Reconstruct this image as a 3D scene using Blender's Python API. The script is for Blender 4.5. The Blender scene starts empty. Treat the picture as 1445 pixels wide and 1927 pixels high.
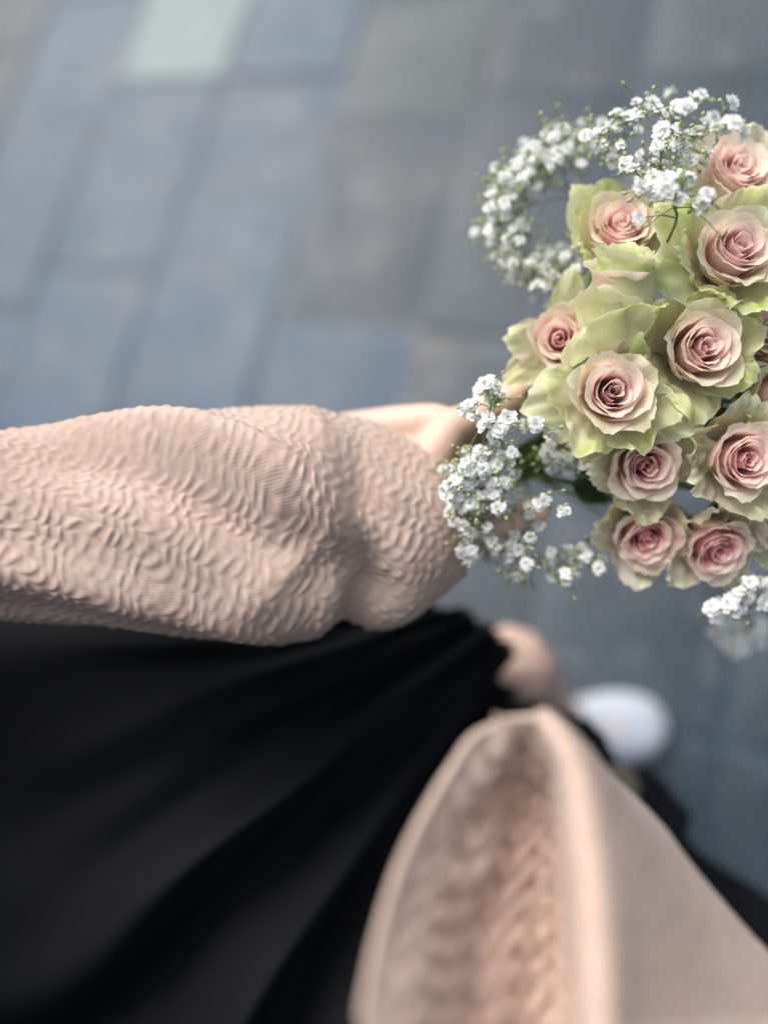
import bpy, bmesh, math, random
import numpy as np
from mathutils import Vector, Matrix

random.seed(7)
rng = np.random.default_rng(7)
sc = bpy.context.scene
col = sc.collection

# ------------------------------------------------------------------ camera
FPX = 1436.0
CX, CY = 722.5, 963.5
CAM_H = 1.25
n = np.array([(1150 - CX) / FPX, -(1400 - CY) / FPX, -1.0]); n /= np.linalg.norm(n)
U = -n
F = np.array([1.0, 0, 0]) - U[0] * U; F /= np.linalg.norm(F)
L = np.cross(U, F)
R3 = np.array([F, L, U])                    # camera axes -> world axes

cam = bpy.data.cameras.new('camera')
camo = bpy.data.objects.new('camera', cam)
col.objects.link(camo)
M = Matrix([[*R3[0], 0], [*R3[1], 0], [*R3[2], CAM_H], [0, 0, 0, 1]])
camo.matrix_world = M
cam.sensor_fit = 'VERTICAL'
cam.sensor_height = 36.0
cam.sensor_width = 27.0
cam.lens = FPX / 1927 * 36.0
cam.clip_start = 0.02
cam.clip_end = 500
cam.dof.use_dof = True
cam.dof.focus_distance = 0.425
cam.dof.aperture_fstop = 1.2
sc.camera = camo

# ------------------------------------------------------------------ light
SUN_EL, SUN_AZ = math.radians(54), math.radians(120)   # azimuth from +x towards +y
w = bpy.data.worlds.new('World'); sc.world = w
w.use_nodes = True
nt = w.node_tree
bg = nt.nodes['Background']
sky = nt.nodes.new('ShaderNodeTexSky')
sky.sky_type = 'NISHITA'
sky.sun_disc = False
sky.sun_elevation = SUN_EL
sky.sun_rotation = math.pi / 2 - SUN_AZ
sky.air_density = 1.0
sky.dust_density = 6.0
sky.ozone_density = 1.0
hs = nt.nodes.new('ShaderNodeHueSaturation')       # thin overcast: the blue is washed out
hs.inputs['Saturation'].default_value = 0.5
nt.links.new(sky.outputs[0], hs.inputs['Color'])
nt.links.new(hs.outputs[0], bg.inputs[0])
bg.inputs[1].default_value = 0.125
sl = bpy.data.lights.new('sun', 'SUN')
sl.energy = 1.5
sl.angle = math.radians(35)
sl.color = (1.0, 0.95, 0.88)
so = bpy.data.objects.new('sun', sl); col.objects.link(so)
sd = Vector((math.cos(SUN_EL) * math.cos(SUN_AZ), math.cos(SUN_EL) * math.sin(SUN_AZ), math.sin(SUN_EL)))
so.rotation_euler = sd.to_track_quat('Z', 'Y').to_euler()
so.location = (0, 0, 4)

sc.view_settings.view_transform = 'Standard'
sc.view_settings.look = 'None'
sc.view_settings.exposure = 0.68
sc.view_settings.gamma = 1
sc.view_settings.use_curve_mapping = False
sc.render.engine = 'CYCLES'
sc.cycles.use_denoising = True
sc.cycles.max_bounces = 8
sc.cycles.diffuse_bounces = 4
sc.cycles.transmission_bounces = 4

# ------------------------------------------------------------------ helpers
def cw(v):
    """camera-axes vector -> world vector"""
    return R3 @ np.asarray(v, float)

def P(px, py, d):
    c = np.array([(px - CX) / FPX * d, -(py - CY) / FPX * d, -d])
    return R3 @ c + np.array([0, 0, CAM_H])

def hit(px, py, z=0.0):
    c = np.array([(px - CX) / FPX, -(py - CY) / FPX, -1.0])
    wv = R3 @ c
    return np.array([0, 0, CAM_H]) + wv * ((z - CAM_H) / wv[2])

def crom(pts, ts):
    """Catmull-Rom through rows of pts at ts in [0, len-1]"""
    p = np.asarray(pts, float)
    p = np.vstack([2 * p[0] - p[1], p, 2 * p[-1] - p[-2]])
    ts = np.clip(np.asarray(ts, float), 0, len(pts) - 1 - 1e-9)
    i = np.floor(ts).astype(int); f = (ts - i)[:, None]
    a, b, c, d = p[i], p[i + 1], p[i + 2], p[i + 3]
    return 0.5 * (2 * b + (c - a) * f + (2 * a - 5 * b + 4 * c - d) * f ** 2 + (3 * b - a - 3 * c + d) * f ** 3)

class Noise:
    """smooth random field from a sum of sines"""
    def __init__(s, seed, dim, k=7, lo=1.0, hi=3.0):
        r = np.random.default_rng(seed)
        d = r.normal(size=(k, dim)); d /= np.linalg.norm(d, axis=1)[:, None]
        s.k = d * r.uniform(lo, hi, (k, 1)); s.ph = r.uniform(0, 6.28, k); s.n = k
    def __call__(s, *c):
        x = np.stack(np.broadcast_arrays(*c), -1)
        return np.sin(x @ s.k.T * 2 * math.pi + s.ph).sum(-1) / math.sqrt(s.n)

def mesh_np(name, V, faces, smooth=True, uv=None, attrs=None):
    me = bpy.data.meshes.new(name)
    V = np.ascontiguousarray(V, np.float32)
    faces = np.ascontiguousarray(faces, np.int32)
    nv, nf, k = len(V), len(faces), faces.shape[1]
    me.vertices.add(nv); me.vertices.foreach_set('co', V.ravel())
    me.loops.add(nf * k); me.loops.foreach_set('vertex_index', faces.ravel())
    me.polygons.add(nf)
    me.polygons.foreach_set('loop_start', np.arange(0, nf * k, k, dtype=np.int32))
    if uv is not None:
        ul = me.uv_layers.new(name='UVMap')
        ul.data.foreach_set('uv', np.ascontiguousarray(np.asarray(uv, np.float32)[faces.ravel()]).ravel())
    for an, av in (attrs or {}).items():
        at = me.attributes.new(an, 'FLOAT', 'POINT')
        at.data.foreach_set('value', np.ascontiguousarray(av, np.float32).ravel())
    me.update(calc_edges=True)
    me.polygons.foreach_set('use_smooth', np.full(nf, smooth, dtype=bool))
    me.validate()
    return me

def grid_faces(nr, nc, closed=False):
    r = np.arange(nr - 1)[:, None]
    if closed:
        c = np.arange(nc)[None, :]; c2 = (c + 1) % nc
    else:
        c = np.arange(nc - 1)[None, :]; c2 = c + 1
    a = r * nc + c; b = r * nc + c2; d = (r + 1) * nc + c2; e = (r + 1) * nc + c
    return np.stack([a, b, d, e], -1).reshape(-1, 4)

def link(name, me, mat=None, parent=None):
    o = bpy.data.objects.new(name, me)
    col.objects.link(o)
    if mat is not None and not me.materials:
        me.materials.append(mat)
    if parent is not None:
        o.parent = parent
    return o

def empty(name, loc=(0, 0, 0), label=None, cat=None, group=None, rot=None):
    o = bpy.data.objects.new(name, None); col.objects.link(o)
    o.empty_display_size = 0.02
    if rot is None:
        o.location = loc
    else:
        o.matrix_world = Matrix.LocRotScale(Vector(loc), rot, None)
    if label: o['label'] = label
    if cat: o['category'] = cat
    if group: o['group'] = group
    return o

def tube(path, rad, sides=6):
    """path (n,3), rad scalar/array -> verts, faces (closed by pinching the ends)"""
    path = np.asarray(path, float); k = len(path)
    rad = np.broadcast_to(np.asarray(rad, float), (k,))
    tan = np.gradient(path, axis=0); tan /= np.linalg.norm(tan, axis=1)[:, None] + 1e-12
    ref = np.array([0.31, 0.17, 0.93]) if abs(tan[0] @ np.array([0.31, 0.17, 0.93])) < 0.9 else np.array([1.0, 0, 0])
    A = np.cross(tan, ref); A /= np.linalg.norm(A, axis=1)[:, None] + 1e-12
    B = np.cross(tan, A)
    th = np.arange(sides) / sides * 2 * math.pi
    V = path[:, None] + rad[:, None, None] * (A[:, None] * np.cos(th)[None, :, None] + B[:, None] * np.sin(th)[None, :, None])
    return V.reshape(-1, 3), grid_faces(k, sides, True)

class Batch:
    def __init__(s): s.V = []; s.F = []; s.n = 0
    def add(s, V, Fc):
        s.V.append(V); s.F.append(np.asarray(Fc) + s.n); s.n += len(V)
    def build(s, name, mat, parent=None, off=None):
        V = np.vstack(s.V)
        if off is not None: V = V - np.asarray(off)
        return link(name, mesh_np(name, V, np.vstack(s.F)), mat, parent)

# ------------------------------------------------------------------ materials
def new_mat(name):
    m = bpy.data.materials.new(name); m.use_nodes = True
    t = m.node_tree
    return m, t, t.nodes['Principled BSDF']

def nd(t, kind, **kw):
    x = t.nodes.new(kind)
    for k, v in kw.items():
        if k.startswith('i_'):
            x.inputs[k[2:].replace('_', ' ')].default_value = v
        else:
            setattr(x, k, v)
    return x

def ramp(t, src, stops):
    r = t.nodes.new('ShaderNodeValToRGB')
    els = r.color_ramp.elements
    while len(els) < len(stops): els.new(0.5)
    for e, (p, c) in zip(els, stops):
        e.position = p; e.color = (*c, 1)
    t.links.new(src, r.inputs[0])
    return r.outputs[0]

def mix(t, fac, a, b, mode='MIX'):
    m = t.nodes.new('ShaderNodeMix'); m.data_type = 'RGBA'; m.blend_type = mode
    for s, v in ((m.inputs[0], fac), (m.inputs[6], a), (m.inputs[7], b)):
        if hasattr(v, 'is_linked') or isinstance(v, bpy.types.NodeSocket): t.links.new(v, s)
        elif isinstance(v, (int, float)): s.default_value = v
        else: s.default_value = (*v, 1)
    return m.outputs[2]

def stone_material(name, c0, c1):
    m, t, b = new_mat(name)
    tc = nd(t, 'ShaderNodeTexCoord')
    oi = nd(t, 'ShaderNodeObjectInfo')
    add = nd(t, 'ShaderNodeVectorMath', operation='MULTIPLY_ADD')
    t.links.new(oi.outputs['Random'], add.inputs[0]); add.inputs[1].default_value = (9, 7, 3)
    t.links.new(tc.outputs['Object'], add.inputs[2])
    n1 = nd(t, 'ShaderNodeTexNoise', i_Scale=7.0, i_Detail=6.0, i_Roughness=0.62)
    n2 = nd(t, 'ShaderNodeTexNoise', i_Scale=85.0, i_Detail=4.0, i_Roughness=0.7)
    for x in (n1, n2): t.links.new(add.outputs[0], x.inputs['Vector'])
    base = ramp(t, n1.outputs[0], [(0.3, c0), (0.72, c1)])
    spk = ramp(t, n2.outputs[0], [(0.32, (0.55, 0.55, 0.55)), (0.68, (1.35, 1.35, 1.35))])
    c = mix(t, 1.0, base, spk, 'MULTIPLY')
    tone = ramp(t, oi.outputs['Random'], [(0.0, (0.84, 0.845, 0.855)), (1.0, (0.97, 0.975, 0.985))])
    c = mix(t, 1.0, c, tone, 'MULTIPLY')
    n4 = nd(t, 'ShaderNodeTexNoise', i_Scale=16.0, i_Detail=2.0)
    t.links.new(add.outputs[0], n4.inputs['Vector'])
    c = mix(t, ramp(t, n4.outputs[0], [(0.60, (0, 0, 0)), (0.74, (0.30, 0.30, 0.30))]), c, (0.20, 0.235, 0.255))
    # rusty stains
    n3 = nd(t, 'ShaderNodeTexNoise', i_Scale=5.0, i_Detail=3.0)
    t.links.new(add.outputs[0], n3.inputs['Vector'])
    fac = ramp(t, n3.outputs[0], [(0.62, (0, 0, 0)), (0.78, (0.55, 0.55, 0.55))])
    c = mix(t, fac, c, (0.13, 0.12, 0.10))
    t.links.new(c, b.inputs['Base Color'])
    rr = ramp(t, n1.outputs[0], [(0.3, (0.34, 0.34, 0.34)), (0.7, (0.55, 0.55, 0.55))])
    t.links.new(rr, b.inputs['Roughness'])
    b.inputs['Specular IOR Level'].default_value = 0.38
    bp = nd(t, 'ShaderNodeBump', i_Strength=0.5, i_Distance=0.004)
    t.links.new(n2.outputs[0], bp.inputs['Height'])
    t.links.new(bp.outputs[0], b.inputs['Normal'])
    return m

M_slate = stone_material('slate_stone', (0.0251, 0.0554, 0.0963), (0.0562, 0.1008, 0.1531))
M_slate_dark_dimmed = stone_material('dark_and_dimmed_slate', (0.0182, 0.0319, 0.0464), (0.0426, 0.0638, 0.0843))  # dark slabs; also carries the dimmer light of the right-hand paving as colour
M_stone_pale = stone_material('pale_stone', (0.13, 0.185, 0.195), (0.20, 0.265, 0.265))
M_stone_beige = stone_material('beige_grey_stone', (0.0380, 0.0554, 0.0671), (0.0684, 0.0907, 0.1032))
M_grout = stone_material('grout_sand', (0.0258, 0.0487, 0.0757), (0.0456, 0.0756, 0.1084))

def cloth_peach():
    m, t, b = new_mat('peach_quilted_knit')
    uv = nd(t, 'ShaderNodeUVMap')
    tc = nd(t, 'ShaderNodeTexCoord')
    nz = nd(t, 'ShaderNodeTexNoise', i_Scale=260.0, i_Detail=3.0)
    t.links.new(uv.outputs[0], nz.inputs['Vector'])
    nb = nd(t, 'ShaderNodeTexNoise', i_Scale=16.0, i_Detail=2.0)
    t.links.new(tc.outputs['Object'], nb.inputs['Vector'])
    c = ramp(t, nb.outputs[0], [(0.3, (0.462, 0.345, 0.287)), (0.7, (0.535, 0.410, 0.342))])
    c = mix(t, 1.0, c, ramp(t, nz.outputs[0], [(0.3, (0.86, 0.86, 0.86)), (0.7, (1.08, 1.08, 1.08))]), 'MULTIPLY')
    t.links.new(c, b.inputs['Base Color'])
    b.inputs['Roughness'].default_value = 0.85
    b.inputs['Specular IOR Level'].default_value = 0.25
    b.inputs['Sheen Weight'].default_value = 0.15
    # rib of the knit: stitches across and along
    mp = nd(t, 'ShaderNodeMapping'); mp.inputs['Scale'].default_value = (1, 1, 1)
    t.links.new(uv.outputs[0], mp.inputs[0])
    w1 = nd(t, 'ShaderNodeTexWave', wave_type='BANDS', bands_direction='Y', i_Scale=270.0, i_Distortion=1.2, i_Detail=1.0)
    w1.inputs['Detail Scale'].default_value = 80
    w2 = nd(t, 'ShaderNodeTexWave', wave_type='BANDS', bands_direction='X', i_Scale=300.0, i_Distortion=1.0, i_Detail=1.0)
    w2.inputs['Detail Scale'].default_value = 40
    for x in (w1, w2): t.links.new(mp.outputs[0], x.inputs['Vector'])
    ad = nd(t, 'ShaderNodeMath', operation='MULTIPLY_ADD')
    t.links.new(w2.outputs['Fac'], ad.inputs[0]); ad.inputs[1].default_value = 0.5
    t.links.new(w1.outputs['Fac'], ad.inputs[2])
    bp = nd(t, 'ShaderNodeBump', i_Strength=0.25, i_Distance=0.0004)
    t.links.new(ad.outputs[0], bp.inputs['Height'])
    t.links.new(bp.outputs[0], b.inputs['Normal'])
    return m
M_peach = cloth_peach()

def simple(name, c, rough=0.6, spec=0.4, nscale=None, amt=0.12, bump=0.0, sheen=0.0):
    m, t, b = new_mat(name)
    b.inputs['Roughness'].default_value = rough
    b.inputs['Specular IOR Level'].default_value = spec
    b.inputs['Sheen Weight'].default_value = sheen
    if nscale:
        tc = nd(t, 'ShaderNodeTexCoord')
        nz = nd(t, 'ShaderNodeTexNoise', i_Scale=nscale, i_Detail=4.0)
        t.links.new(tc.outputs['Object'], nz.inputs['Vector'])
        lo = tuple(x * (1 - amt) for x in c); hi = tuple(x * (1 + amt) for x in c)
        t.links.new(ramp(t, nz.outputs[0], [(0.3, lo), (0.7, hi)]), b.inputs['Base Color'])
        if bump:
            bp = nd(t, 'ShaderNodeBump', i_Strength=0.6, i_Distance=bump)
            t.links.new(nz.outputs[0], bp.inputs['Height']); t.links.new(bp.outputs[0], b.inputs['Normal'])
    else:
        b.inputs['Base Color'].default_value = (*c, 1)
    return m

M_black = simple('black_cloth', (0.0030, 0.0037, 0.0058), 0.75, 0.2, 1400, 0.6, 0.0006, 0.0)
M_skin = simple('skin', (0.61, 0.43, 0.345), 0.5, 0.3, 45, 0.08, 0.0004)
M_skin.node_tree.nodes['Principled BSDF'].inputs['Subsurface Weight'].default_value = 0.15
M_skin.node_tree.nodes['Principled BSDF'].inputs['Subsurface Radius'].default_value = (0.01, 0.004, 0.002)
M_white = simple('white_leather', (0.40, 0.435, 0.50), 0.6, 0.4, 120, 0.03, 0.0003)
M_rubber = simple('white_rubber', (0.74, 0.74, 0.74), 0.6, 0.4, 90, 0.05)
M_bronze = simple('bronze_grain', (0.09, 0.075, 0.055), 0.45, 0.5, 700, 0.8, 0.0006)
M_stem = simple('green_stem', (0.115, 0.165, 0.045), 0.5, 0.4, 180, 0.25)
M_twig = simple('twig_green', (0.17, 0.22, 0.075), 0.55, 0.35, 260, 0.25)

def leafy(name, c, trans=0.3, rough=0.5, nscale=120):
    m, t, b = new_mat(name)
    tc = nd(t, 'ShaderNodeTexCoord')
    nz = nd(t, 'ShaderNodeTexNoise', i_Scale=nscale, i_Detail=3.0)
    t.links.new(tc.outputs['Object'], nz.inputs['Vector'])
    cc = ramp(t, nz.outputs[0], [(0.3, tuple(x * .8 for x in c)), (0.7, tuple(x * 1.15 for x in c))])
    t.links.new(cc, b.inputs['Base Color']); b.inputs['Roughness'].default_value = rough
    tr = nd(t, 'ShaderNodeBsdfTranslucent'); t.links.new(cc, tr.inputs[0])
    ms = nd(t, 'ShaderNodeMixShader'); ms.inputs[0].default_value = trans
    t.links.new(b.outputs[0], ms.inputs[1]); t.links.new(tr.outputs[0], ms.inputs[2])
    t.links.new(ms.outputs[0], t.nodes['Material Output'].inputs[0])
    return m
M_leaf = leafy('rose_leaf', (0.04, 0.085, 0.026), 0.2)
M_sepal = leafy('sepal_green', (0.14, 0.22, 0.06), 0.2)
M_floret = leafy('white_floret', (0.93, 0.95, 0.93), 0.28, 0.6, 300)
M_bud = leafy('green_bud', (0.42, 0.50, 0.25), 0.2, 0.5, 300)

def petal_material():
    m, t, b = new_mat('rose_petal')
    pk = nd(t, 'ShaderNodeAttribute', attribute_name='pk')
    gr = nd(t, 'ShaderNodeAttribute', attribute_name='gr')
    uv = nd(t, 'ShaderNodeUVMap')
    oi = nd(t, 'ShaderNodeObjectInfo')
    tc = nd(t, 'ShaderNodeTexCoord')
    nz = nd(t, 'ShaderNodeTexNoise', i_Scale=110.0, i_Detail=4.0)
    t.links.new(tc.outputs['Object'], nz.inputs['Vector'])
    c = ramp(t, pk.outputs['Fac'], [(0.0, (0.94, 0.90, 0.79)), (0.35, (0.97, 0.83, 0.79)),
                                   (0.65, (0.98, 0.735, 0.73)), (1.0, (0.98, 0.575, 0.615))])
    g = mix(t, oi.outputs['Random'], (0.68, 0.75, 0.23), (0.50, 0.68, 0.14))
    gm = nd(t, 'ShaderNodeMath', operation='MULTIPLY_ADD', use_clamp=True)
    sh = nd(t, 'ShaderNodeMath', operation='SUBTRACT'); t.links.new(nz.outputs[0], sh.inputs[0]); sh.inputs[1].default_value = 0.5
    t.links.new(sh.outputs[0], gm.inputs[0]); gm.inputs[1].default_value = 0.5
    t.links.new(gr.outputs['Fac'], gm.inputs[2])
    c = mix(t, gm.outputs[0], c, g)
    # veins running from base to rim
    mp = nd(t, 'ShaderNodeMapping'); mp.inputs['Scale'].default_value = (46, 5, 1)
    t.links.new(uv.outputs[0], mp.inputs[0])
    vn = nd(t, 'ShaderNodeTexNoise', i_Scale=1.0, i_Detail=3.0, i_Roughness=0.6)
    t.links.new(mp.outputs[0], vn.inputs['Vector'])
    c = mix(t, 1.0, c, ramp(t, vn.outputs[0], [(0.3, (0.96, 0.945, 0.92)), (0.65, (1.03, 1.03, 1.03))]), 'MULTIPLY')
    # the rim of a petal is a thin pale line
    sx = nd(t, 'ShaderNodeSeparateXYZ'); t.links.new(uv.outputs[0], sx.inputs[0])
    ua = nd(t, 'ShaderNodeMath', operation='MULTIPLY_ADD'); t.links.new(sx.outputs[0], ua.inputs[0]); ua.inputs[1].default_value = 2; ua.inputs[2].default_value = -1
    ub = nd(t, 'ShaderNodeMath', operation='ABSOLUTE'); t.links.new(ua.outputs[0], ub.inputs[0])
    um = nd(t, 'ShaderNodeMath', operation='MAXIMUM'); t.links.new(ub.outputs[0], um.inputs[0]); t.links.new(sx.outputs[1], um.inputs[1])
    c = mix(t, ramp(t, um.outputs[0], [(0.925, (0, 0, 0)), (0.985, (0.7, 0.7, 0.7))]), c, (0.95, 0.93, 0.74))
    t.links.new(c, b.inputs['Base Color'])
    b.inputs['Roughness'].default_value = 0.48
    b.inputs['Specular IOR Level'].default_value = 0.3
    b.inputs['Sheen Weight'].default_value = 0.1
    bp = nd(t, 'ShaderNodeBump', i_Strength=0.35, i_Distance=0.0012)
    t.links.new(vn.outputs[0], bp.inputs['Height'])
    t.links.new(bp.outputs[0], b.inputs['Normal'])
    tr = nd(t, 'ShaderNodeBsdfTranslucent'); t.links.new(c, tr.inputs[0])
    ms = nd(t, 'ShaderNodeMixShader'); ms.inputs[0].default_value = 0.5
    t.links.new(b.outputs[0], ms.inputs[1]); t.links.new(tr.outputs[0], ms.inputs[2])
    t.links.new(ms.outputs[0], t.nodes['Material Output'].inputs[0])
    return m
M_petal = petal_material()

# ------------------------------------------------------------------ ground and paving
me = mesh_np('ground', [(-150, -150, -0.05), (150, -150, -0.05), (150, 150, -0.05), (-150, 150, -0.05)], [(0, 1, 2, 3)])
g = link('ground', me, M_slate_dark_dimmed); g['kind'] = 'structure'

pa, pb = hit(210, 760)[:2], hit(415, 166)[:2]
along = (pb - pa) / np.linalg.norm(pb - pa)             # direction of the long joints
across = np.array([along[1], -along[0]])                # towards image right
lineA = pa @ across
lineB = hit(512, 600)[:2] @ across
colw = lineB - lineA
bed_r = 2.6
cpos = hit(722, 700)[:2]
quad = [cpos + along * a * bed_r + across * c * bed_r for a, c in ((-1, -1), (-1, 1), (1, 1), (1, -1))]
pav_o = np.array([*cpos, 0.0])
pav = link('pavement', mesh_np('pavement', [(*(q - cpos), -0.0035) for q in quad], [(0, 3, 2, 1)]), M_grout)
pav.location = pav_o
pav['kind'] = 'structure'
nzp = Noise(3, 2, 8, 2.0, 9.0)

def paver(a0, a1, c0, c1, mat, dz):
    """one dressed stone slab between the given along / across limits (bevelled, worn edges)"""
    na, nc = 7, 5
    la, lc = (a1 - a0) / 2, (c1 - c0) / 2
    ua = np.concatenate([[-1, -1 + .012 / la], np.linspace(-0.75, 0.75, na - 4), [1 - .012 / la, 1]])
    uc = np.concatenate([[-1, -1 + .012 / lc], np.linspace(-0.6, 0.6, nc - 4), [1 - .012 / lc, 1]])
    A, C = np.meshgrid(ua, uc, indexing='ij')
    X = A * la + nzp(a0 + A * .3, c0 + C * .3) * .0025
    Y = C * lc + nzp(a0 + A * .3 + 5, c0 + C * .3) * .0025
    Z = nzp(a0 + A, c0 + C + 9) * 0.0012
    edge = (np.abs(A) > .999) | (np.abs(C) > .999)
    Z = np.where(edge, Z - 0.0016, Z)
    V = [np.stack([X, Y, Z], -1).reshape(-1, 3)]
    Fc = grid_faces(na, nc)
    # skirt down to the bed
    ring = [i * nc for i in range(na)] + [(na - 1) * nc + j for j in range(1, nc)] + \
           [i * nc + nc - 1 for i in range(na - 2, -1, -1)] + [j for j in range(nc - 2, 0, -1)]
    up_ = V[0][ring].copy(); low = up_.copy(); low[:, 2] = -0.03
    base = na * nc; k = len(ring)
    sk = np.array([(base + i, base + (i + 1) % k, base + k + (i + 1) % k, base + k + i) for i in range(k)])
    VV = np.vstack([V[0], up_, low])
    am, cm = (a0 + a1) / 2, (c0 + c1) / 2
    ctr = along * am + across * cm
    W = VV[:, :1] * along[None] + VV[:, 1:2] * across[None]
    W = np.column_stack([W, VV[:, 2] + dz])
    o = link('paver', mesh_np('paver', W, np.vstack([Fc, sk])), mat, pav)
    o.location = (ctr[0] - cpos[0], ctr[1] - cpos[1], 0)
    return o

def acoord(px, py): return hit(px, py)[:2] @ along
special = {}            # column -> list of (a0, a1, material)
eA1, eA2 = acoord(160, 505), acoord(370, 145)
special[-1] = [(eA1 - .42, eA1, M_slate), (eA2, eA2 + .30, M_stone_pale)]
eB = acoord(460, 362)
special[0] = [(eB - .55, eB, M_slate)]
special[1] = [(acoord(620, 600) - .4, acoord(620, 600), M_slate), (acoord(800, 215), acoord(800, 215) + .33, M_stone_beige)]
a_mid = cpos @ along; c_mid = cpos @ across
r2 = random.Random(5)
gap = 0.0105
for kcol in range(-8, 9):
    c0 = lineA + kcol * colw + gap / 2 + r2.uniform(-.006, .006)
    c1 = lineA + (kcol + 1) * colw - gap / 2
    if abs((c0 + c1) / 2 - c_mid) > 2.3: continue
    marks = sorted(special.get(kcol, []))
    a = a_mid - 2.2 - r2.uniform(0, .3)
    while a < a_mid + 2.4:
        ln = r2.choice([.30, .36, .42, .48, .55]) * r2.uniform(.95, 1.05)
        mat = r2.choices([M_slate, M_slate_dark_dimmed, M_stone_beige, M_stone_pale], [8, 2.2, .25, .12])[0]
        if kcol >= 1: mat = r2.choices([M_slate_dark_dimmed, M_slate, M_stone_beige], [9, .6, .5])[0]  # right-hand columns: weaker sky reflection painted in as a darker stone colour
        nxt = [m for m in marks if m[0] > a - 1e-6]
        if nxt:
            rem = nxt[0][0] - a
            if rem < 1e-6:
                ln = nxt[0][1] - nxt[0][0]; mat = nxt[0][2]
            elif rem < ln + .22:
                ln = rem
        if ln > 0.08:
            paver(a, a + ln - gap, c0, c1, mat, r2.uniform(-.002, .003))
        a += ln

# ------------------------------------------------------------------ person
PO = np.array([-0.50, -0.12, 0.0])
person = empty('person', PO, 'person in peach quilted jacket, black skirt and white shoes holding the rose bouquet', 'person')

# --- body: one continuous skin surface
bodyV = []; bodyF = []; bn = 0
ico = bmesh.new(); bmesh.ops.create_icosphere(ico, subdivisions=2, radius=1.0)
icoV = np.array([v.co[:] for v in ico.verts]); icoF = np.array([[v.index for v in f.verts] for f in ico.faces]); ico.free()
def blob(c, r, sq=(1, 1, 1)):
    global bn
    bodyV.append(icoV * r * np.array(sq) + np.asarray(c)); bodyF.append(icoF + bn); bn += len(icoV)
def limb(pts, rads, sq=(1, 1, 1), step=0.3):
    pts = [np.asarray(p, float) for p in pts]
    for i in range(len(pts) - 1):
        ln = np.linalg.norm(pts[i + 1] - pts[i]); k = max(2, int(ln / (step * min(rads[i], rads[i + 1]))))
        for j in range(k + 1):
            f = j / k
            blob(pts[i] * (1 - f) + pts[i + 1] * f, rads[i] * (1 - f) + rads[i + 1] * f, sq)
fwd = np.array([math.cos(.42), math.sin(.42), 0]); lft = np.array([-fwd[1], fwd[0], 0])
tc_ = np.array([-0.56, -0.15, 0])
pel = tc_ + [0, 0, .90]
for s in (-.07, 0, .07):
    limb([pel + lft * s, tc_ + lft * s * .7 + [0, 0, 1.05], tc_ + lft * s * 1.15 + [0, 0, 1.22], tc_ + lft * s + [0, 0, 1.31]], [.078, .075, .082, .06])
limb([tc_ + [0, 0, 1.30], tc_ + [0, 0, 1.42]], [.055, .05])
sh = tc_ + lft * .165 + [0, 0, 1.30]
limb([tc_ + lft * .06 + [0, 0, 1.31], sh], [.06, .055])
limb([tc_ - lft * .06 + [0, 0, 1.31], tc_ - lft * .16 + [0, 0, 1.29]], [.06, .055])
elb = P(-420, 990, .445)
wr = P(770, 905, .515)
limb([sh, sh * .5 + elb * .5, elb, elb * .6 + wr * .4, wr], [.052, .045, .040, .040, .027])
# hand gripping the stems: knuckles run along the stems (away from the lens)
GR = (975, 880)
limb([P(655, 822, .535), P(740, 806, .525), P(815, 792, .508), P(856, 800, .499)], [.018, .016, .0125, .010], step=.2); limb([wr, P(820, 880, .53)], [.027, .020])
limb([wr, P(815, 840, .52)], [.027, .018])
limb([wr, P(815, 925, .545)], [.027, .020])
for kx, ky, d, r in ((852, 800, .497, .0098), (872, 806, .519, .0102), (868, 826, .541, .0098), (856, 850, .561, .0088)):
    k0 = P(kx, ky, d)
    limb([P(800, 880, d + .004), k0], [.017, r * 1.25])
    limb([k0, P(GR[0] + 50, GR[1] - 158, d - .004)], [r * 1.15, r * .95], step=.25)
    limb([P(GR[0] + 50, GR[1] - 158, d - .004), P(GR[0] + 112, GR[1] - 80, d + .004), P(GR[0] + 82, GR[1] - 12, d + .008)], [r * .98, r * .88, r * .78], step=.25)
limb([P(800, 940, .525), P(850, 985, .503), P(925, 1000, .49), P(1010, 960, .487)], [.019, .0155, .0115, .0095], step=.25)
# legs: the left one stepping forward, the right one behind
toe = hit(1246, 1366, .03)
sdir = cw((1, .03, 0)); sdir[2] = 0; sdir /= np.linalg.norm(sdir)
heel = toe - sdir * .262; heel[2] = 0
ank = heel + sdir * .118 + np.array([0, 0, .085])
hipL = pel + lft * .09 + [0, 0, -.03]
knee = P(958, 1266, .81)
limb([hipL, knee], [.080, .050]); limb([knee, knee * .6 + ank * .4 + np.array([0, 0, .0]) - sdir * .012, ank], [.051, .054, .044])
limb([ank, heel + sdir * .05 + [0, 0, .045]], [.036, .034]); limb([heel + sdir * .06 + [0, 0, .040], toe - sdir * .075 + [0, 0, .022]], [.024, .012])
heelR = np.array([-.62, -.24, 0]); ankR = heelR + sdir * .06 + np.array([0, 0, .085])
hipR = pel - lft * .09 + [0, 0, -.03]; kneeR = np.array([-.49, -.21, .47])
limb([hipR, kneeR, ankR], [.085, .054, .036]); limb([ankR, heelR + sdir * .06 + [0, 0, .045], heelR + sdir * .20 + [0, 0, .026]], [.036, .030, .014])
tmp = link('body_tmp', mesh_np('body_tmp', np.vstack(bodyV), np.vstack(bodyF)))
rm = tmp.modifiers.new('r', 'REMESH'); rm.mode = 'VOXEL'; rm.voxel_size = 0.0026
smo = tmp.modifiers.new('s', 'SMOOTH'); smo.iterations = 6; smo.factor = .5
dg = bpy.context.evaluated_depsgraph_get()
bm_ = bpy.data.meshes.new_from_object(tmp.evaluated_get(dg))
bpy.data.objects.remove(tmp)
bm_.name = 'body'
bm_.transform(Matrix.Translation(Vector(-PO)))
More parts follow.
